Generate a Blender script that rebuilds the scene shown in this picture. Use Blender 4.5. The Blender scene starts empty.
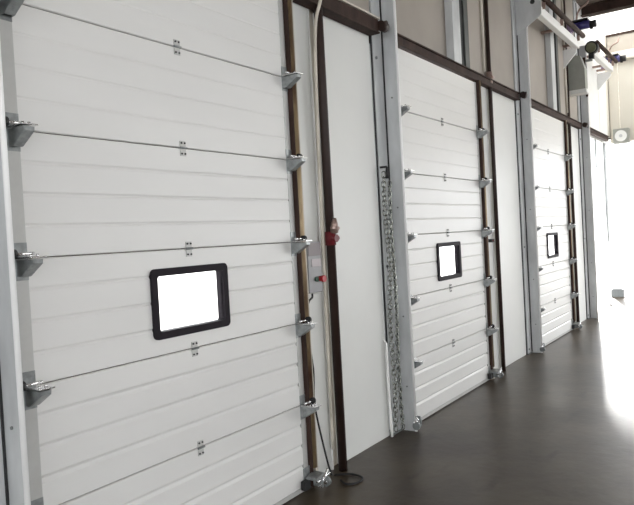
import bpy, bmesh, math, random
from mathutils import Vector, Matrix, noise
random.seed(4)
SC = bpy.context.scene
COL = SC.collection
PI = math.pi

# ------------------------------------------------------------------ materials
def mat(name, col, rough=0.5, metal=0.0, var=0.0, vscale=4.0, bump=0.0, bscale=60.0, col2=None, stretch=(1, 1, 1), spec=0.5, low=0.35, high=0.65):
    m = bpy.data.materials.new(name); m.use_nodes = True
    nt = m.node_tree; b = nt.nodes['Principled BSDF']
    b.inputs['Base Color'].default_value = (*col, 1)
    b.inputs['Roughness'].default_value = rough
    b.inputs['Metallic'].default_value = metal
    b.inputs['Specular IOR Level'].default_value = spec
    geo = nt.nodes.new('ShaderNodeNewGeometry')
    mp = nt.nodes.new('ShaderNodeMapping'); mp.inputs['Scale'].default_value = stretch
    nt.links.new(geo.outputs['Position'], mp.inputs['Vector'])
    if var or col2:
        n = nt.nodes.new('ShaderNodeTexNoise'); n.inputs['Scale'].default_value = vscale
        n.inputs['Detail'].default_value = 6; n.inputs['Roughness'].default_value = .6
        nt.links.new(mp.outputs[0], n.inputs['Vector'])
        r = nt.nodes.new('ShaderNodeValToRGB')
        r.color_ramp.elements[0].position = low; r.color_ramp.elements[1].position = high
        c2 = col2 or tuple(c * (1 - var) for c in col)
        r.color_ramp.elements[0].color = (*c2, 1); r.color_ramp.elements[1].color = (*col, 1)
        nt.links.new(n.outputs['Fac'], r.inputs[0]); nt.links.new(r.outputs[0], b.inputs['Base Color'])
    if bump:
        n2 = nt.nodes.new('ShaderNodeTexNoise'); n2.inputs['Scale'].default_value = bscale; n2.inputs['Detail'].default_value = 4
        nt.links.new(mp.outputs[0], n2.inputs['Vector'])
        bp = nt.nodes.new('ShaderNodeBump'); bp.inputs['Strength'].default_value = bump; bp.inputs['Distance'].default_value = .01
        nt.links.new(n2.outputs['Fac'], bp.inputs['Height']); nt.links.new(bp.outputs[0], b.inputs['Normal'])
    return m

M = {}
M['door'] = mat('door_enamel', (.76, .755, .735), .38, var=.05, vscale=1.6, bump=.08, bscale=14, stretch=(.6, 1, 1.6))
M['stile'] = mat('stile_steel', (.55, .55, .53), .45, metal=.15, var=.12, vscale=5)
M['panel'] = mat('wall_sheet', (.74, .745, .72), .42, var=.06, vscale=.9, bump=.12, bscale=2.2)
M['beige'] = mat('upper_sheet', (.38, .34, .295), .6, var=.12, vscale=1.5)
M['galv'] = mat('galvanised_steel', (.62, .635, .64), .42, metal=.1, var=.22, vscale=6, stretch=(1, 1, .35))
M['galvdark'] = mat('dull_steel', (.22, .235, .235), .5, metal=.15, var=.4, vscale=7, stretch=(1, 1, .3))
M['darkg'] = mat('dark_green_steel', (.06, .066, .062), .5, var=.3, vscale=8)
M['lip'] = mat('lightened_zinc', (.93, .93, .92), .28, metal=0, var=.04, vscale=6)  # galvanised steel lightened to near white for strong light on the lip
M['bracket'] = mat('zinc_bracket', (.36, .38, .38), .3, metal=.4, var=.35, vscale=30)
M['chrome'] = mat('bright_steel', (.85, .85, .85), .2, metal=.9)
M['rust'] = mat('brown_primer', (.060, .034, .027), .7, spec=.2, var=.5, vscale=9, col2=(.03, .018, .014), stretch=(1, 1, .4), bump=.2)
M['pipe'] = mat('dark_brown_pipe', (.036, .020, .016), .5, spec=.3, var=.4, vscale=5)
M['ochre'] = mat('ochre_zinc', (.36, .27, .15), .4, metal=.35, var=.6, vscale=7, col2=(.09, .045, .03), stretch=(1, 1, .35))
M['cream'] = mat('cream_edge', (.66, .61, .52), .5, var=.25, vscale=10, stretch=(1, 1, .3))
M['black'] = mat('black_rubber', (.012, .012, .013), .6)
M['frame'] = mat('window_frame_plastic', (.018, .014, .019), .6, var=.2, vscale=20, spec=.12)
M['red'] = mat('red_plastic', (.40, .012, .02), .4)
M['redd'] = mat('red_valve_paint', (.15, .010, .016), .5, var=.3, vscale=30)
M['brass'] = mat('pinkish_brass', (.42, .30, .26), .4, metal=.4, var=.3, vscale=40)
M['green'] = mat('green_plastic', (.03, .09, .06), .4)
M['box'] = mat('grey_box_paint', (.33, .33, .34), .45, var=.12, vscale=8)
M['boxlid'] = mat('grey_label', (.24, .21, .215), .5)
M['label'] = mat('pale_label', (.50, .45, .46), .5)
M['blue'] = mat('navy_motor_paint', (.035, .03, .16), .35, var=.2, vscale=20)
M['purple'] = mat('faded_purple_paint', (.30, .22, .33), .5)
M['hood'] = mat('grey_green_hood', (.33, .335, .30), .5, var=.12, vscale=6)
M['white'] = mat('white_paint', (.82, .82, .80), .5, var=.04, vscale=3)
M['creamw'] = mat('cream_sheet', (.72, .68, .60), .5, var=.06, vscale=2)
M['ceil'] = mat('brown_roof_sheet', (.20, .16, .135), .6, var=.35, vscale=2)
M['drum'] = mat('olive_drum', (.20, .21, .13), .4, metal=.3, var=.3, vscale=20)
M['rope'] = mat('white_rope', (.85, .85, .83), .6)
M['chain'] = mat('chain_zinc', (.78, .80, .76), .2, metal=.85, var=.5, vscale=45, col2=(.14, .15, .13))
M['outside'] = mat('pale_concrete', (.55, .54, .52), .8, var=.12, vscale=.8)

# floor : dark worn concrete with stains
def floor_mat():
    m = bpy.data.materials.new('dark_concrete'); m.use_nodes = True
    nt = m.node_tree; b = nt.nodes['Principled BSDF']; L = nt.links
    geo = nt.nodes.new('ShaderNodeNewGeometry')
    n = nt.nodes.new('ShaderNodeTexNoise'); n.inputs['Scale'].default_value = 1.1; n.inputs['Detail'].default_value = 7; n.inputs['Roughness'].default_value = .62
    L.new(geo.outputs['Position'], n.inputs['Vector'])
    r = nt.nodes.new('ShaderNodeValToRGB'); e = r.color_ramp.elements
    e[0].position = .36; e[0].color = (.036, .024, .015, 1); e[1].position = .66; e[1].color = (.088, .069, .046, 1)
    L.new(n.outputs['Fac'], r.inputs[0])
    n2 = nt.nodes.new('ShaderNodeTexNoise'); n2.inputs['Scale'].default_value = 3.4; n2.inputs['Detail'].default_value = 3
    mp = nt.nodes.new('ShaderNodeMapping'); mp.inputs['Scale'].default_value = (.5, 1.6, 1)
    L.new(geo.outputs['Position'], mp.inputs['Vector']); L.new(mp.outputs[0], n2.inputs['Vector'])
    r2 = nt.nodes.new('ShaderNodeValToRGB'); r2.color_ramp.elements[0].position = .27; r2.color_ramp.elements[1].position = .40
    r2.color_ramp.elements[0].color = (.55, .5, .5, 1); r2.color_ramp.elements[1].color = (1, 1, 1, 1)
    L.new(n2.outputs['Fac'], r2.inputs[0])
    mx = nt.nodes.new('ShaderNodeMix'); mx.data_type = 'RGBA'; mx.blend_type = 'MULTIPLY'; mx.inputs['Factor'].default_value = 1
    L.new(r.outputs[0], mx.inputs['A']); L.new(r2.outputs[0], mx.inputs['B'])
    L.new(mx.outputs['Result'], b.inputs['Base Color'])
    b.inputs['Roughness'].default_value = .36; b.inputs['Specular IOR Level'].default_value = .32
    bp = nt.nodes.new('ShaderNodeBump'); bp.inputs['Strength'].default_value = .15; bp.inputs['Distance'].default_value = .01
    n3 = nt.nodes.new('ShaderNodeTexNoise'); n3.inputs['Scale'].default_value = 14; n3.inputs['Detail'].default_value = 5
    L.new(geo.outputs['Position'], n3.inputs['Vector']); L.new(n3.outputs['Fac'], bp.inputs['Height']); L.new(bp.outputs[0], b.inputs['Normal'])
    return m
M['floor'] = floor_mat()
M['plate'] = mat('pale_tread_strip', (.34, .33, .31), .6, var=.15, vscale=2)

def glass():
    m = bpy.data.materials.new('window_glass'); m.use_nodes = True
    b = m.node_tree.nodes['Principled BSDF']
    b.inputs['Base Color'].default_value = (.97, .98, .98, 1)
    b.inputs['Transmission Weight'].default_value = 1; b.inputs['Roughness'].default_value = .05; b.inputs['IOR'].default_value = 1.3
    return m
M['glass'] = glass()
def skyl():
    m = bpy.data.materials.new('translucent_roof_sheet'); m.use_nodes = True
    nt = m.node_tree; nt.nodes.remove(nt.nodes['Principled BSDF'])
    t = nt.nodes.new('ShaderNodeBsdfTranslucent'); t.inputs['Color'].default_value = (.9, .9, .88, 1)
    nt.links.new(t.outputs[0], nt.nodes['Material Output'].inputs['Surface'])
    return m
M['skylight'] = skyl()

# ------------------------------------------------------------------ mesh helpers
def B():
    return bmesh.new()
def box(bm, x0, x1, y0, y1, z0, z1, bev=0):
    t = bmesh.new()
    bmesh.ops.create_cube(t, size=1)
    sx, sy, sz = abs(x1 - x0), abs(y1 - y0), abs(z1 - z0)
    for v in t.verts:
        v.co = Vector(((x0 + x1) / 2 + v.co.x * sx, (y0 + y1) / 2 + v.co.y * sy, (z0 + z1) / 2 + v.co.z * sz))
    if bev:
        bmesh.ops.bevel(t, geom=t.edges[:], offset=min(bev, min(sx, sy, sz) * .4), segments=2, profile=.5, affect='EDGES')
    me = bpy.data.meshes.new('t'); t.to_mesh(me); t.free(); bm.from_mesh(me); bpy.data.meshes.remove(me)
def tube(bm, pts, r, n=12, cap=True):
    pts = [Vector(p) for p in pts]; rings = []
    rr = r if isinstance(r, (list, tuple)) else [r] * len(pts)
    prev = None
    for i, p in enumerate(pts):
        a = pts[max(i - 1, 0)]; c = pts[min(i + 1, len(pts) - 1)]
        d = (c - a).normalized()
        if prev is None:
            u = d.orthogonal().normalized()
        else:
            u = (prev - d * prev.dot(d)).normalized()
        prev = u; w = d.cross(u)
        rings.append([bm.verts.new(p + (u * math.cos(2 * PI * k / n) + w * math.sin(2 * PI * k / n)) * rr[i]) for k in range(n)])
    for i in range(len(rings) - 1):
        for k in range(n):
            f = bm.faces.new((rings[i][k], rings[i][(k + 1) % n], rings[i + 1][(k + 1) % n], rings[i + 1][k])); f.smooth = True
    if cap:
        bm.faces.new(rings[0][::-1]); bm.faces.new(rings[-1])
def prism(bm, poly, axis, a0, a1):
    """poly: 2D list; axis 'x' -> (y,z), 'y' -> (x,z), 'z' -> (x,y)"""
    def P(q, a):
        return {'x': (a, q[0], q[1]), 'y': (q[0], a, q[1]), 'z': (q[0], q[1], a)}[axis]
    A = [bm.verts.new(P(q, a0)) for q in poly]; C = [bm.verts.new(P(q, a1)) for q in poly]
    n = len(poly)
    bm.faces.new(A); bm.faces.new(C[::-1])
    for i in range(n):
        bm.faces.new((A[i], C[i], C[(i + 1) % n], A[(i + 1) % n]))
def smooth_path(pts, k=8):
    pts = [Vector(p) for p in pts]; out = []
    for i in range(len(pts) - 1):
        p0 = pts[max(i - 1, 0)]; p1 = pts[i]; p2 = pts[i + 1]; p3 = pts[min(i + 2, len(pts) - 1)]
        for j in range(k):
            t = j / k
            out.append(.5 * ((2 * p1) + (p2 - p0) * t + (2 * p0 - 5 * p1 + 4 * p2 - p3) * t * t + (-p0 + 3 * p1 - 3 * p2 + p3) * t ** 3))
    out.append(pts[-1]); return out
def obj(name, bm, m, parent=None):
    bmesh.ops.recalc_face_normals(bm, faces=bm.faces[:])
    me = bpy.data.meshes.new(name); bm.to_mesh(me); bm.free()
    me.materials.append(M[m])
    o = bpy.data.objects.new(name, me); COL.objects.link(o)
    if parent:
        o.parent = parent
    return o
def tag(o, label, cat, group=None, kind=None):
    o['label'] = label; o['category'] = cat
    if group: o['group'] = group
    if kind: o['kind'] = kind
    return o
def thing(name, label, cat, loc=(0, 0, 0), group=None, kind=None):
    o = bpy.data.objects.new(name, None); COL.objects.link(o); o.location = loc; o.empty_display_size = .1
    return tag(o, label, cat, group, kind)
def kids(o):
    return [c for c in bpy.data.objects if c.parent == o]
def copy_tree(o, parent=None, name=None):
    c = o.copy(); COL.objects.link(c); c.parent = parent
    if name: c.name = name
    for ch in kids(o):
        copy_tree(ch, c)
    return c

# ------------------------------------------------------------------ the plan (wall face along x, room on the -y side)
POST = [1.335, 4.54, 8.0, 11.2]        # near face of each door's left jamb
DW = 1.865                            # jamb to right edge of the leaf
TOPZ = 3.03
WALLY = .06
CEIL = 5.15
XEND = 13.65

# floor and outside ground
bm = B(); box(bm, -6, 17, -9, .35, -.2, 0); fl = obj('floor', bm, 'floor')
tag(fl, 'dark worn concrete floor running along the row of doors', 'floor', kind='structure')
bm = B(); box(bm, -12, 60, .35, 40, -.4, -.12); box(bm, 17, 60, -30, .35, -.4, -.01)
g = obj('ground', bm, 'outside'); tag(g, 'pale sunlit concrete yard outside the open far end', 'ground', kind='structure')
# ------------------------------------------------------------------ left wall : insulated white sheets below, beige sheets above
wall = thing('wall_left', 'white sheeted wall with beige upper sheets between the loading doors', 'wall', kind='structure')
def sheet(x0, x1, z0, z1, m='panel', y=WALLY, th=.08):
    bm = B(); box(bm, x0, x1, y, y + th, z0, z1, .006)
    o = obj('wall_panel', bm, m, wall); return o
JO = [.355, .445, .40]
for i, X in enumerate(POST[:3]):
    nx = POST[i + 1]
    r = X + DW; q = JO[i]
    sheet(r + .05, r + q, 0.0, 3.06)
    sheet(r + q + .1, nx - .185, 0.0, 3.06)
    bm = B(); box(bm, r + q, r + q + .1, WALLY + .03, WALLY + .08, 0, CEIL); obj('joint_strip', bm, 'cream', wall)
    bm = B(); box(bm, nx - .185, nx - .0, .17, .2, 0, CEIL); box(bm, nx - .011, nx + .02, .05, .2, 0, CEIL); obj('niche_back', bm, 'galv', wall)
    # thin white cover trim to either side of the joint
    bm = B(); box(bm, r + q - .012, r + q + .002, WALLY - .006, WALLY + .01, 0, 3.06); box(bm, r + q + .098, r + q + .112, WALLY - .006, WALLY + .01, 0, 3.06); obj('joint_trim', bm, 'white', wall)
for i, X in enumerate(POST):
    bm = B(); box(bm, X + DW - .012, X + DW + .07, .062, .10, 0, 3.2); box(bm, X - .19, (POST[i + 1] if i < 3 else XEND), .10, .139, 3.03, 3.18)
    obj('closure_strip', bm, 'rust' if i < 3 else 'white', wall)
bm = B(); box(bm, POST[0] - .20, POST[0] + .02, .17, .2, 0, CEIL); box(bm, POST[0] - .011, POST[0] + .02, .05, .2, 0, CEIL); obj('niche_back', bm, 'galv', wall)
bm = B(); box(bm, POST[0] - .175, POST[0] - .157, .0, .17, 0, CEIL, .004); obj('corner_trim', bm, 'white', wall)
sheet(-6, POST[0] - .175, 0, 3.06)
for i, X in enumerate(POST):
    r = X + DW
    nx = POST[i + 1] - .155 if i < 3 else XEND
    m = 'beige' if i < 3 else 'white'  # last bay's sheets are white to paint in the daylight on them
    sheet(X + .03, r - .33, 3.17, CEIL, m); sheet(r - .30, r + JO[min(i, 2)], 3.17, CEIL, m)
    if i < 3:
        sheet(r + JO[i] + .09, nx, 3.17, CEIL, m)
    else:
        sheet(r + .42, r + .9, 3.17, CEIL, 'creamw'); sheet(r + .905, nx, 3.17, CEIL, 'creamw')
sheet(-6, POST[0] - .175, 3.17, CEIL, 'beige')

# ------------------------------------------------------------------ roof
bm = B()
n = 60
for k in range(n):                     # corrugations run along y
    x0 = -6 + k * (12.3 + 6) / n; w = (12.3 + 6) / n
    prism(bm, [(x0, CEIL), (x0 + w * .45, CEIL), (x0 + w * .5, CEIL + .03), (x0 + w * .95, CEIL + .03), (x0 + w, CEIL), (x0 + w, CEIL + .07), (x0, CEIL + .07)], 'y', -9, .14)
ce = obj('ceiling', bm, 'ceil'); tag(ce, 'brown corrugated roof sheeting over the doors', 'ceiling', kind='structure')
bm = B(); box(bm, 12.3, XEND + .1, -9, .14, CEIL, CEIL + .03); o = obj('window_1', bm, 'skylight'); tag(o, 'bright translucent roof light sheet at the far end', 'roof light', kind='structure')
def beam(x, z0, z1, label):
    bm = B(); w = .06
    box(bm, x - w, x + w, -9, .05, z0, z0 + .015); box(bm, x - w, x + w, -9, .05, z1 - .015, z1); box(bm, x - .006, x + .006, -9, .05, z0, z1)
    o = obj('roof_beam', bm, 'rust'); tag(o, label, 'beam'); return o
beam(11.6, 4.98, 5.147, 'brown steel roof beam beside the bright roof light')
beam(8.3, 4.98, 5.147, 'brown steel roof beam above the second column')
# end wall
ew = thing('wall_end', 'cream sheeted wall above the bright opening at the far end', 'wall', (0, 0, 0), kind='structure')
for k, (y0, y1) in enumerate([(-.12, .05), (-.48, -.13), (-1.2, -.49), (-3, -1.21), (-6, -3.01), (-9, -6.01)]):
    bm = B(); box(bm, XEND, XEND + .08, y0, y1, 3.06, 4.60, .01); obj('wall_panel', bm, 'creamw', ew)
bm = B(); box(bm, XEND, XEND + .08, -9, .05, 4.76, CEIL - .03, .005); obj('wall_panel', bm, 'beige', ew)['label'] = 'beige top sheet'
bm = B(); box(bm, XEND - .12, XEND + .08, -9, .05, 4.60, 4.76, .01); obj('girt', bm, 'creamw', ew)
bm = B(); box(bm, XEND - .03, XEND, -9, .05, CEIL - .06, CEIL - .02); obj('edge_trim', bm, 'rust', ew)

# ------------------------------------------------------------------ steel columns and left door jambs
where = ['standing left of the nearest door', 'with hanging chain, between the first and second doors', 'between the second and third doors', 'beyond the third door at the bright opening']
def make_column():
    t = thing('steel_column', 'x', 'column', (0, 0, 0))
    bm = B()                            # I section, flanges facing the room
    box(bm, -.155, -.012, .045, .055, 0, 5.1, .002); box(bm, -.155, -.012, .15, .165, 0, 5.1); box(bm, -.088, -.078, .055, .15, 0, 5.1)
    obj('shaft', bm, 'galv', t)
    bm = B(); box(bm, -.17, -.01, .035, .165, 0, .012); obj('base_plate', bm, 'galvdark', t)
    bm = B(); box(bm, -.172, -.158, .052, .062, 0, 3.06); box(bm, -.020, -.0125, .034, .0445, .013, 5.1); obj('seam_shade_strip', bm, 'black', t)  # black strips paint in the shaded gap lines beside the shaft
    for z in (.06, 1.3, 2.9):
        bm = B(); tube(bm, [(-.12, .045, z), (-.12, .036, z)], .012, 6); obj('bolt', bm, 'galvdark', t)
    return t
def make_jamb():
    t = thing('door_jamb', 'x', 'door jamb')
    bm = B()                            # channel whose web faces along the wall
    box(bm, -.012, .0, -.072, .045, 0.0, 4.4, .002); box(bm, 0, .045, .025, .045, 0.0, 4.4)
    obj('web', bm, 'galv', t)
    bm = B(); tube(bm, [(-.004, -.075, 0), (-.004, -.075, 4.4)], .011, 10); obj('lip', bm, 'lip', t)['label'] = 'rolled front edge, near white for the light on it'
    bm = B(); box(bm, .003, .030, -.03, .024, 0, 4.4); obj('seal', bm, 'galvdark', t)
    for z in (.35, .9, 1.75, 2.6):
        bm = B(); tube(bm, [(-.012, -.02, z), (-.018, -.02, z)], .007, 8); obj('bolt', bm, 'galvdark', t)
    return t
colp = make_column(); jamp = make_jamb()
for i, X in enumerate(POST):
    c = colp if i == 0 else copy_tree(colp); c.location = (X, 0, 0)
    tag(c, 'grey galvanised steel column ' + where[i], 'column', 'steel columns along the wall')
    j = jamp if i == 0 else copy_tree(jamp); j.location = (X, 0, 0)
    tag(j, 'grey channel jamb with bright front edge, ' + ['left side of the nearest door', 'left side of the second door', 'left side of the third door', 'left side of the open fourth doorway'][i], 'door jamb', 'left door jambs')

# ------------------------------------------------------------------ sectional doors
RIB = .125
def prof(z, z0, z1):
    """list of (z, y) of the front skin between z0 and z1: shallow steps at each rib"""
    pts = [(z0, .006), (z0 + .004, 0)]
    k = 1
    while z0 + k * RIB < z1 - .02:
        zz = z0 + k * RIB
        d = .0022 if z0 > 1.6 else (.0045 if z0 > 1.0 else .011)      # the lower sections are more deeply ribbed
        pts += [(zz - .004 - d, 0), (zz - .002, d), (zz + .002, d), (zz + .005 + d, -.0), (zz + .03, 0)]
        k += 1
    pts += [(z1 - .004, 0), (z1, .006)]
    return pts
def door_panel(x0, x1, z0, z1, hole=None):
    bm = B(); P = prof(0, z0, z1)
    xs = [x0, x1] if not hole else [x0, hole[0], hole[1], x1]
    if hole:
        for hz in hole[2:]:
            for i in range(len(P) - 1):
                if P[i][0] < hz - 1e-6 < P[i + 1][0]:
                    y = P[i][1] + (P[i + 1][1] - P[i][1]) * (hz - P[i][0]) / (P[i + 1][0] - P[i][0]); P.insert(i + 1, (hz, y)); break
    T = .04
    F = [[bm.verts.new((x, y, z)) for x in xs] for z, y in P]
    K = [[bm.verts.new((x, T, z)) for x in xs] for z, y in P]
    nz = len(P)
    def solid(i, j):
        if i < 0 or j < 0 or i >= nz - 1 or j >= len(xs) - 1: return False
        if not hole: return True
        zc = (P[i][0] + P[i + 1][0]) / 2; xc = (xs[j] + xs[j + 1]) / 2
        return not (hole[0] < xc < hole[1] and hole[2] < zc < hole[3])
    for i in range(nz - 1):
        for j in range(len(xs) - 1):
            if not solid(i, j): continue
            bm.faces.new((F[i][j], F[i][j + 1], F[i + 1][j + 1], F[i + 1][j]))
            bm.faces.new((K[i][j], K[i + 1][j], K[i + 1][j + 1], K[i][j + 1]))
            if not solid(i - 1, j): bm.faces.new((F[i][j], K[i][j], K[i][j + 1], F[i][j + 1]))
            if not solid(i + 1, j): bm.faces.new((F[i + 1][j], F[i + 1][j + 1], K[i + 1][j + 1], K[i + 1][j]))
            if not solid(i, j - 1): bm.faces.new((F[i][j], F[i + 1][j], K[i + 1][j], K[i][j]))
            if not solid(i, j + 1): bm.faces.new((F[i][j + 1], K[i][j + 1], K[i + 1][j + 1], F[i + 1][j + 1]))
    bmesh.ops.remove_doubles(bm, verts=bm.verts[:], dist=1e-5)
    return bm
def rrect(x0, x1, z0, z1, r, n=6):
    out = []
    for cx, cz, a in ((x1 - r, z1 - r, 0), (x0 + r, z1 - r, 90), (x0 + r, z0 + r, 180), (x1 - r, z0 + r, 270)):
        for k in range(n + 1):
            t = math.radians(a + 90 * k / n); out.append((cx + r * math.cos(t), cz + r * math.sin(t)))
    return out
def ring(bm, o, i, y0, y1):
    n = len(o); V = []
    for lst, y in ((o, y1), (o, y0), (i, y0), (i, y1)):
        V.append([bm.verts.new((p[0], y, p[1])) for p in lst])
    for a in range(4):
        for k in range(n):
            bm.faces.new((V[a][k], V[a][(k + 1) % n], V[(a + 1) % 4][(k + 1) % n], V[(a + 1) % 4][k]))

def roller_bracket(t, x, z, s, bright=False):
    """folded steel roller carrier; s=-1 on the left stile (roller to the left), +1 on the right"""
    bm = B()
    box(bm, x - .026, x + .026, -.004, 0, z - .085, z + .062, .001)       # plate on the door
    box(bm, x - .024, x - .019, -.105, -.004, z - .01, z - .004)
    prism(bm, [(-.004, z - .004), (-.112, z - .004), (-.108, z - .022), (-.03, z - .068), (-.004, z - .068)], 'x', x - .022, x - .018)
    prism(bm, [(-.004, z - .004), (-.112, z - .004), (-.108, z - .022), (-.03, z - .068), (-.004, z - .068)], 'x', x + .018, x + .022)
    prism(bm, [(-.112, z - .004), (-.112, z - .020), (-.03, z - .070), (-.028, z - .066), (-.108, z - .016), (-.108, z - .004)], 'x', x - .018, x + .018)
    br = obj('roller_bracket', bm, 'bracket', t)
    bm = B(); box(bm, x - .030, x + .034, -.118, -.010, z + .001, z + .006, .001); obj('top_plate', bm, 'chrome', br)
    bm = B(); tube(bm, [(x - s * .03, -.04, z + .018), (x + s * .075, -.04, z + .018)], .0065, 8); obj('axle', bm, 'chrome', br)
    bm = B(); tube(bm, [(x + s * .045, -.04, z + .018), (x + s * .066, -.04, z + .018)], .019, 14); obj('roller', bm, 'black', br)
    for dx in (-.012, .014):
        bm = B(); tube(bm, [(x + dx, -.09, z + .005), (x + dx, -.09, z + .016)], .006, 6); obj('bolt', bm, 'chrome', br)

def make_door():
    t = thing('door_1', 'x', 'door', kind='structure')
    x0, x1 = .045, DW - .005
    for k in range(6):
        z0 = .035 + k * .4995; z1 = z0 + .496
        if k == 2:
            h = (.728, 1.203, z0 + .098, z0 + .388)
            p = obj('door_panel', door_panel(x0, x1, z0, z1, h), 'door', t)
            bm = B(); ring(bm, rrect(h[0] - .022, h[1] + .022, h[2] - .022, h[3] + .022, .026), rrect(h[0] + .014, h[1] - .014, h[2] + .014, h[3] - .014, .012), -.014, .005)
            ring(bm, rrect(h[0] + .0005, h[1] - .0005, h[2] + .0005, h[3] - .0005, .004), rrect(h[0] + .014, h[1] - .014, h[2] + .014, h[3] - .014, .012), .0, .04)
            obj('window_frame', bm, 'frame', p)
            bm = B(); box(bm, h[0] + .005, h[1] - .005, .012, .016, h[2] + .005, h[3] - .005); obj('window_pane', bm, 'glass', p)
        else:
            p = obj('door_panel', door_panel(x0, x1, z0, z1), 'door', t)
        for a, b_ in ((x0 - .001, x0 + .058), (x1 - .045, x1 + .001)):
            bm = B(); box(bm, a, b_, -.0025, .041, z0 + .001, z1 - .001, .001); obj('end_stile', bm, 'stile', p)
    # dark gap filler behind the joints
    bm = B()
    for k in range(1, 6):
        z = .035 + k * .4995; box(bm, x0, x1, .012, .034, z - .0034, z - .0001)
    obj('joint_gasket', bm, 'rust', t)
    # centre hinges
    for k in range(1, 6):
        z = .033 + k * .4995

        bm = B(); box(bm, .945, .983, -.005, -.0005, z + .006, z + .034, .001); box(bm, .945, .983, -.005, -.0005, z - .040, z - .006, .001)
        h = obj('hinge', bm, 'stile', t)
        bm = B(); tube(bm, [(.942, -.008, z), (.986, -.008, z)], .006, 8); obj('hinge_pin', bm, 'galvdark' if k < 4 else 'bracket', h)
        for sx, sz in ((.953, .024), (.975, .024), (.953, -.029), (.975, -.029)):
            bm = B(); tube(bm, [(sx, -.004, z + sz), (sx, -.009, z + sz)], .005, 6); obj('screw', bm, 'black', h)
        roller_bracket(t, .078, z, -1); roller_bracket(t, x1 - .022, z, 1)
    # bottom edge
    bm = B(); box(bm, x0, x1, .002, .038, .008, .034); obj('bottom_rail', bm, 'stile', t)
    bm = B(); tube(bm, [(x0, .02, .014), (x1, .02, .014)], .013, 10); obj('bottom_seal', bm, 'black', t)
    for s, x in ((-1, x0 + .03), (1, x1 - .02)):
        bm = B(); box(bm, x - .035, x + .035, -.008, -.003, .02, .15, .001)
        box(bm, x + s * .028, x + s * .034, -.10, -.004, .03, .10); 
        prism(bm, [(x - .03, .10), (x + .05 * s, .115), (x + .05 * s, .10), (x - .03, .085)], 'y', -.10, -.02)
        br = obj('bottom_bracket', bm, 'bracket', t)
        bm = B(); box(bm, x - .055 - .02 * s, x + .0 - .02 * s, -.045, -.009, .03, .085, .004); obj('buffer', bm, 'black', br)
        bm = B(); tube(bm, [(x - .01, -.085, .07), (x + s * .13, -.085, .085)], .007, 8); tube(bm, [(x + s * .02, -.085, .03), (x + s * .10, -.09, .12)], .008, 8); obj('axle', bm, 'chrome', br)
        bm = B(); tube(bm, [(x + s * .075, -.085, .045), (x + s * .10, -.085, .047)], .030, 16); obj('roller', bm, 'galvdark', br)
        bm = B(); tube(bm, [(x + s * .068, -.085, .045), (x + s * .074, -.085, .045)], .018, 12); obj('washer', bm, 'chrome', br)
    return t
dlab = ['large white sectional loading door nearest the camera, with one small bright window',
        'white sectional loading door in the middle of the row, left edge behind the chain column',
        'narrow looking white sectional loading door farthest away, beside the bright opening']
d1 = make_door()
for i in range(3):
    d = d1 if i == 0 else copy_tree(d1, name='door_%d' % (i + 1))
    d.location = (POST[i], 0, 0); tag(d, dlab[i], 'door', 'white sectional doors', 'structure')

# ------------------------------------------------------------------ right hand tracks
def make_track():
    t = thing('door_track', 'x', 'door track')
    bm = B(); box(bm, .002, .010, -.030, .055, .02, 3.05); box(bm, .010, .016, -.020, .055, .02, 3.05); obj('dark_angle', bm, 'rust', t)
    bm = B(); tube(bm, [(.040, -.012, .13), (.040, -.012, 3.05)], .023, 14); obj('round_rail', bm, 'ochre', t)['label'] = 'ochre coated round rail'
    bm = B(); box(bm, .064, .088, -.012, .058, 0, 3.05, .002); obj('cream_flange', bm, 'cream', t)
    for z in (.5, 1.0, 1.5, 2.0, 2.5):
        bm = B(); box(bm, .022, .052, .0, .02, z + .1, z + .14); obj('tie_clip', bm, 'bracket', t)
    return t
def make_upper():
    t = thing('lifting_track', 'x', 'lifting track')
    bm = B(); box(bm, -.58, -.568, -.02, .055, 3.135, 5.1); box(bm, -.568, -.40, -.02, -.01, 3.135, 5.1); obj('outer_channel', bm, 'galv', t)
    bm = B(); box(bm, -.40, -.29, .0, .055, 3.135, 5.1); obj('dark_gap_strip', bm, 'black', t)
    bm = B(); box(bm, -.28, -.17, -.015, .055, 3.135, 5.1, .003); obj('dark_guide', bm, 'darkg', t)
    bm = B(); box(bm, -.15, .16, -.0, .055, 3.135, 5.1, .003); obj('flat_post', bm, 'beige', t)
    bm = B(); tube(bm, [(.30, .015, 3.2), (.30, .015, 5.1)], .018, 10); obj('cream_pipe', bm, 'cream', t)
    return t
tp = make_track(); up = make_upper()
sides = ['right side of the nearest door', 'right side of the middle door', 'right side of the farthest closed door', 'right side of the open fourth doorway']
for i, X in enumerate(POST[:3]):
    a = tp if i == 0 else copy_tree(tp); a.location = (X + DW, 0, 0)
    tag(a, 'brown and ochre vertical roller track, ' + sides[i], 'door track', 'right hand door tracks')
    a = up if i == 0 else copy_tree(up); a.location = (X + DW, 0, 0); tag(a, 'steel lifting track rising above the lintel, ' + sides[i], 'lifting track', 'upper lifting tracks')

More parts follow.
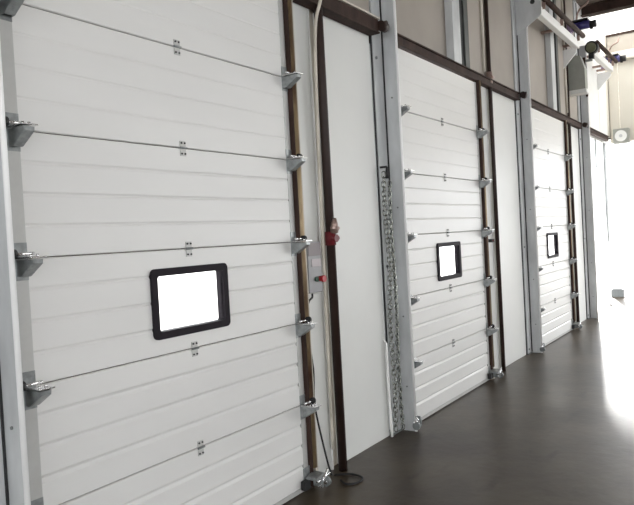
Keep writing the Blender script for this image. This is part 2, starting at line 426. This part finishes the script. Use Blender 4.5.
# lintels
ltxt = ['over the nearest door, ending at the chain column', 'over the middle door', 'over the farthest closed door', 'over the open fourth doorway']
for i, X in enumerate(POST):
    nx = POST[i + 1] if i < 3 else X + DW + .28
    t = thing('lintel_beam', 'dark brown steel lintel ' + ltxt[i], 'beam', (X, 0, 3.05), 'brown lintel beams')
    L = nx - .19 - X
    hh = .105 if i == 0 else .075; yf = -.03 if i == 0 else .0
    bm = B(); box(bm, .048, L, yf, .055, .012, hh, .003); obj('web', bm, 'rust', t)
    bm = B(); box(bm, .048, L, yf - .015, .055, hh, hh + .013, .002); obj('top_flange', bm, 'cream' if i == 0 else 'rust', t)
    bm = B(); box(bm, .048, L, yf - .01, .055, .0, .012, .002); obj('bottom_flange', bm, 'rust', t)
    if i < 3:
        bm = B(); tube(bm, [(L + .0, -.045, .06), (L + .075, -.045, .06)], .038, 14); tube(bm, [(L + .03, -.085, .075), (L + .03, -.04, .075)], .02, 10); obj('end_clamp', bm, 'pipe', t)

# ------------------------------------------------------------------ pipes in the wall joints
for i in range(3):
    x = POST[i] + DW + JO[i] + .023
    if i == 0:
        t = thing('water_pipe', 'dark brown vertical pipe with red valve beside the control box', 'pipe', (x, -.005, 0), 'brown pipes in the wall joints')
        bm = B(); tube(bm, [(0, 0, 0.0), (0, 0, 5.2)], .030, 16); obj('tube', bm, 'pipe', t)
        bm = B(); tube(bm, [(0, 0, 1.495), (0, 0, 1.585)], .036, 14); tube(bm, [(0, -.02, 1.54), (0, -.050, 1.54)], .026, 14); tube(bm, [(-.045, -.02, 1.545), (.055, -.02, 1.54)], .018, 12); v = obj('valve', bm, 'redd', t); v['label'] = 'red painted valve body'
        bm = B(); tube(bm, [(0, -.03, 1.58), (-.01, -.045, 1.635), (.0, -.04, 1.67)], [.03, .022, .012], 10); box(bm, -.05, .03, -.055, -.035, 1.60, 1.616, .002); tube(bm, [(.01, -.04, 1.58), (.03, -.05, 1.61)], .010, 8); obj('valve_fitting', bm, 'brass', v)
    else:
        t = thing('water_pipe', 'dark brown vertical pipe in the wall joint ' + ('right of the middle door' if i == 1 else 'right of the farthest closed door'), 'pipe', (x, -.0, 0), 'brown pipes in the wall joints')
        bm = B(); tube(bm, [(0, 0.02, 0.0), (0, 0.02, 5.2)], .022, 14); obj('tube', bm, 'pipe', t)
        if i == 1:
            bm = B(); tube(bm, [(0, .02, 3.10), (0, .02, 3.22)], .032, 12); tube(bm, [(-.06, -.01, 3.16), (.02, -.01, 3.16)], .02, 10); obj('clamp', bm, 'brass', t)
x = POST[0] + DW + .318
bm = B(); tube(bm, smooth_path([(x + .01, .03, 0.15), (x + .005, .025, 1.0), (x, .015, 1.8), (x - .004, .0, 2.5), (x - .006, -.02, 2.9), (x + .0, -.06, 3.05), (x + .02, -.075, 3.14), (x + .07, -.07, 3.4)], 8), .011, 10)
o = obj('conduit', bm, 'cream'); tag(o, 'thin cream conduit bending at the top, left of the brown pipe by the nearest door', 'conduit')

# control box, knob, cable
t = thing('control_box', 'grey door control box with red button on the white strip by the nearest door', 'control box', (3.335, 0, 1.2))
bm = B(); box(bm, 0, .145, .012, .058, .0, .325, .004); obj('housing', bm, 'box', t)
bm = B(); box(bm, .004, .141, 0.008, .0115, .235, .318, .001); obj('cover', bm, 'boxlid', t)
bm = B(); box(bm, .035, .138, 0.008, .0115, .165, .215, .001); obj('label_plate', bm, 'label', t)
bm = B(); tube(bm, [(.118, .0115, .085), (.118, -.01, .085)], .017, 14); tube(bm, [(.118, -.01, .085), (.118, -.026, .085)], .022, 16); obj('stop_button', bm, 'red', t)['label'] = 'red mushroom button'
bm = B(); tube(bm, [(.075, .0115, .085), (.075, -.002, .085)], .016, 14); obj('start_button', bm, 'green', t)['label'] = 'dark green button'
bm = B()
tube(bm, smooth_path([(3.385, .03, 1.195), (3.382, .03, 1.17), (3.33, .02, 1.15), (3.305, .02, 1.08), (3.31, .02, .9), (3.345, .025, .7), (3.33, .02, .5), (3.40, .02, .22), (3.46, .01, .01), (3.47, -.03, .008), (3.52, -.11, .008), (3.50, -.2, .008), (3.42, -.22, .008), (3.36, -.17, .008), (3.40, -.10, .008)], 8), .0065, 8)
o = obj('power_cable', bm, 'black'); tag(o, 'black cable running from the grey control box down to a loop on the floor', 'cable')
# small switch by the second door
t = thing('switch_box', 'small dark switch on the white strip right of the middle door', 'switch', (6.70, 0, 1.40))
bm = B(); box(bm, 0, .09, .02, .059, 0, .035, .003); obj('body', bm, 'black', t)
bm = B(); tube(bm, [(.03, .02, .018), (.03, .008, .018)], .01, 10); obj('button', bm, 'redd', t)

# ------------------------------------------------------------------ hanging chain and rope at the first column
bm = B()
def link(bm, c, rot, L=.030, W=.0115, r=.0034):
    pts = []
    for k in range(12):
        a = 2 * PI * k / 12
        u = W * math.cos(a); v = (L - W) * (1 if math.sin(a) > 0 else -1) * (.45 if abs(math.sin(a)) < .01 else .5) + W * math.sin(a)
        pts.append(Vector((u * math.cos(rot), u * math.sin(rot), v)) + c)
    ring_ = []
    n = len(pts)
    for i in range(n):
        d = (pts[(i + 1) % n] - pts[i - 1]).normalized(); s = Vector((-math.sin(rot), math.cos(rot), 0)); w = d.cross(s)
        ring_.append([bm.verts.new(pts[i] + (s * math.cos(2 * PI * k / 5) + w * math.sin(2 * PI * k / 5)) * r) for k in range(5)])
    for i in range(n):
        for k in range(5):
            bm.faces.new((ring_[i][k], ring_[i][(k + 1) % 5], ring_[(i + 1) % n][(k + 1) % 5], ring_[(i + 1) % n][k]))
CX = POST[1] - .145
z = 2.0
while z > .05:
    f = (2.0 - z)
    link(bm, Vector((CX - .012 + .010 * math.sin(f * 3), .012 + .007 * math.sin(f * 7), z)), .3 + 1.57 * (int(z / .036) % 2), .036, .0145, .0046)
    if z < 1.96:
        link(bm, Vector((CX + .045 + .010 * math.sin(f * 4 + 1), -.004 + .010 * math.sin(f * 5), z)), .9 + 1.57 * (int(z / .036) % 2), .036, .0145, .0046)
    z -= .036
t = thing('hoist_chain', 'galvanised hand chain loop hanging down the column between the first two doors', 'chain', (0, 0, 0))
obj('links', bm, 'chain', t)
bm = B(); tube(bm, [(CX, -.012, 1.97), (CX, -.012, 2.06)], [.016, .008], 10); tube(bm, [(CX, -.012, 2.06), (CX, .045, 2.06)], .008, 8); obj('hook', bm, 'black', t)['label'] = 'black hook holding the chain'
bm = B(); tube(bm, smooth_path([(CX - .075, .03, .72), (CX - .075, .03, .4), (CX - .070, .025, .004)], 6), .0105, 8)
tube(bm, [(CX - .075, .03, .72), (CX - .075, .059, .76)], .006, 8)
o = obj('white_cord', bm, 'rope'); tag(o, 'white cord hanging straight to the floor beside the chain', 'cord')

# ------------------------------------------------------------------ overhead gear : gussets, white rails, motors, hood
def gear(X, x1, zr, lab):
    t = thing('shaft_rail', 'white box rail at high level ' + lab, 'rail', (X, 0, 0), 'white shaft rails')
    bm = B(); box(bm, 0.0, x1 - X, -.205, -.125, zr - .055, zr + .055, .006); obj('rail', bm, 'white', t)
    bm = B(); tube(bm, [(.03, -.24, zr + .14), (x1 - X + .1, -.24, zr + .14)], .035, 12); obj('spring_shaft', bm, 'rust', t)['label'] = 'brown spring shaft'
    for dx in (.25, 1.1, x1 - X - .12):
        bm = B(); box(bm, dx, dx + .012, -.24, -.20, zr + .03, zr + .12); box(bm, dx, dx + .05, -.125, .056, zr - .02, zr + .01); obj('stay', bm, 'brass', t)
    bm = B(); prism(bm, [(-.17, zr - .05), (-.17, zr - .12), (.055, zr - .35), (.055, zr - .05)], 'x', x1 - X - .06, x1 - X - .03); obj('end_bracket', bm, 'lip', t)
def gusset(X, lab):
    bm = B(); prism(bm, [(.044, 3.86), (-.24, 4.03), (-.26, 4.06), (-.26, 4.34), (.044, 4.7)], 'x', -.0, .010)
    t = thing('gusset_bracket', 'grey gusset plate with a dark hole, ' + lab, 'bracket', (X - .03, 0, 0), 'gusset plates')
    obj('plate', bm, 'galv', t)
    bm = B(); tube(bm, [(-.006, -.165, 4.215), (-.0005, -.165, 4.215)], .028, 14); obj('hole_disc', bm, 'black', t)  # black disc stands in for the dark of the hole
gear(POST[2], 10.15, 4.16, 'above the farthest closed door'); gusset(POST[2], 'high on the column before the farthest closed door')
gear(POST[3], 12.75, 4.28, 'above the open fourth doorway')
def motor(x, z, lab):
    t = thing('door_motor', 'navy blue tubular door motor ' + lab, 'motor', (x, 0, z), 'blue door motors')
    bm = B(); tube(bm, [(0, -.02, 0), (0, -.27, 0)], .062, 18); obj('body', bm, 'blue', t)
    bm = B(); tube(bm, [(0, -.27, -.01), (0, -.36, -.01)], .055, 16); box(bm, -.02, .02, -.31, -.27, -.08, .0, .004); obj('end_cap', bm, 'black', t)
    bm = B(); box(bm, -.055, .055, .0, .056, -.16, .10, .01); box(bm, -.05, .05, -.02, 0, -.07, .08, .01); obj('gearbox', bm, 'purple', t)['label'] = 'faded purple gearbox'
    bm = B(); box(bm, -.07, .07, -.25, -.03, .062, .085, .004); obj('terminal_box', bm, 'black', t)
    bm = B(); tube(bm, smooth_path([(0, -.08, .085), (0, -.10, .2), (-.03, -.16, .26), (-.03, -.24, .30), (0, -.26, .38)], 6), .014, 8); obj('lead', bm, 'brass', t)
motor(10.62, 4.56, 'above the grey hood'); motor(13.1, 4.52, 'near the far end wall')
# grey hood on the third column
t = thing('drive_hood', 'grey green drive hood above the column before the open doorway', 'hood', (10.35, 0, 3.55))
bm = B(); prism(bm, [(.055, .0), (-.22, .0), (-.22, .30), (-.16, .50), (.055, .54)], 'x', 0, .16); obj('shell', bm, 'hood', t)
bm = B(); box(bm, -.02, .18, -.24, .055, -.06, .0, .006); obj('base_tray', bm, 'white', t)
bm = B(); box(bm, .162, .17, -.20, -.10, -.02, .50); tube(bm, [(.19, -.20, -.09), (.19, -.20, .02)], .016, 8); obj('side_strap', bm, 'rust', t)
t = thing('cable_drum', 'dark round cable drum with olive cap on top of the grey hood', 'cable drum', (10.83, -.24, 4.25))
bm = B(); tube(bm, [(-.05, 0, 0), (.05, 0, 0)], .095, 24); obj('drum', bm, 'black', t)
bm = B(); tube(bm, [(-.075, 0, -.01), (-.051, 0, -.01)], .072, 22); obj('cap', bm, 'drum', t)
bm = B(); box(bm, -.03, .03, -.03, .05, -.17, -.09, .004); obj('foot', bm, 'black', t)
bm = B(); box(bm, -.03, .03, .0, .315, -.20, -.172, .004); obj('wall_arm', bm, 'galvdark', t)

# strips under the fourth lintel; the long one is the door post, tapered for glare
for k, (x, L) in enumerate([(11.32, .62), (12.0, .5), (12.72, 1.8)]):
    w = .06 if k < 2 else .16
    bm = B(); prism(bm, [(x, 2.98), (x + w, 2.98), (x + w, 2.98 - L * .6), (x + w * .66, 2.98 - L), (x + .01, 2.98 - L * .7)], 'y', .0, .02)
    o = obj('doorway_strip', bm, 'black' if k == 0 else 'galvdark'); tag(o, ['black strip hanging at the left edge of the open doorway', 'short grey strip hanging in the middle of the open doorway', 'long grey door post tapering into the glare, right side of the open doorway'][k], 'strip')
# square fan box on the end wall
t = thing('wall_fan', 'small square fan box with round white grille at the far end wall', 'fan', (14.9, .10, 3.38))
bm = B(); box(bm, -.04, .09, -.14, .14, -.14, .14, .01); obj('housing', bm, 'hood', t)
bm = B(); tube(bm, [(-.06, 0, 0), (-.041, 0, 0)], .105, 24); obj('grille', bm, 'white', t)
bm = B(); tube(bm, [(-.068, 0, 0), (-.061, 0, 0)], .03, 16); obj('hub', bm, 'galv', t)
t.location = (13.53, -.16, 3.16)
# white pillar beyond
t = thing('white_pillar', 'slender white pillar with grey foot in the glare of the far opening', 'pillar', (14.40, .16, 0))
bm = B(); box(bm, 0, .12, -.05, .12, .16, 3.3, .006); obj('shaft', bm, 'white', t)
bm = B(); box(bm, -.02, .14, -.09, .14, 0, .16, .006); obj('foot', bm, 'galvdark', t)

# unseen walls, their open bays added to light the doors and jambs
bm = B(); box(bm, -6, -3.5, -9.1, -9, 0, CEIL); box(bm, 2.0, 8.5, -9.1, -9, 0, CEIL); box(bm, -3.5, 2.0, -9.1, -9, 4.4, CEIL); o = obj('wall_right', bm, 'beige'); tag(o, 'unseen wall opposite the doors, its wide bay placed to even out their light', 'wall', kind='structure')
bm = B(); box(bm, -6.1, -6, -9.1, -7.5, 0, CEIL); box(bm, -6.1, -6, -1, .14, 0, CEIL); box(bm, -6.1, -6, -7.5, -1, 4.2, CEIL); o = obj('wall_back', bm, 'beige'); tag(o, 'unseen wall at the near end, its open bay added to light the jambs', 'wall', kind='structure')

# ------------------------------------------------------------------ light
w = bpy.data.worlds.new('sky'); SC.world = w; w.use_nodes = True
nt = w.node_tree; bg = nt.nodes['Background']
bg.inputs['Color'].default_value = (.96, .98, 1.0, 1); bg.inputs['Strength'].default_value = 4.3
sd = bpy.data.lights.new('sun', 'SUN'); sd.energy = 15; sd.angle = math.radians(6); sd.color = (1, .98, .95)
so = bpy.data.objects.new('sun', sd); COL.objects.link(so)
e = math.radians(24); dirv = Vector((-.967 * math.cos(e), -.255 * math.cos(e), -math.sin(e)))
so.rotation_euler = dirv.to_track_quat('-Z', 'Y').to_euler(); so.location = (20, 6, 10)

# ------------------------------------------------------------------ camera
f, VX, VY, cx, cy, roll = 650., 766., 213., 317., 252.5, .055
X = Vector((VX - cx, VY - cy, f)).normalized()
ee = -(roll * X.x + X.y) / X.z
Z = Vector((roll, 1, ee)).normalized()
N = X.cross(Z)
if N.z < 0: N = -N
U = -Z
R = Matrix((X, N, U))                   # world = R @ camera direction (x right, y down, z forward)
right = R @ Vector((1, 0, 0)); upv = R @ Vector((0, -1, 0)); back = R @ Vector((0, 0, -1))
cd = bpy.data.cameras.new('camera'); cam = bpy.data.objects.new('camera', cd); COL.objects.link(cam)
m4 = Matrix((right, upv, back)).transposed().to_4x4(); m4.translation = Vector((0, -2.37, 1.55))
cam.matrix_world = m4
cd.sensor_fit = 'HORIZONTAL'; cd.sensor_width = 36; cd.lens = f / 634 * 36; cd.clip_end = 200; cd.clip_start = .05
SC.camera = cam

SC.view_settings.view_transform = 'Standard'; SC.view_settings.look = 'None'
SC.view_settings.gamma = 1; SC.view_settings.exposure = 0; SC.view_settings.use_curve_mapping = False
SC.cycles.use_denoising = True
SC.cycles.max_bounces = 10; SC.cycles.diffuse_bounces = 6
SC.cycles.sample_clamp_indirect = 10
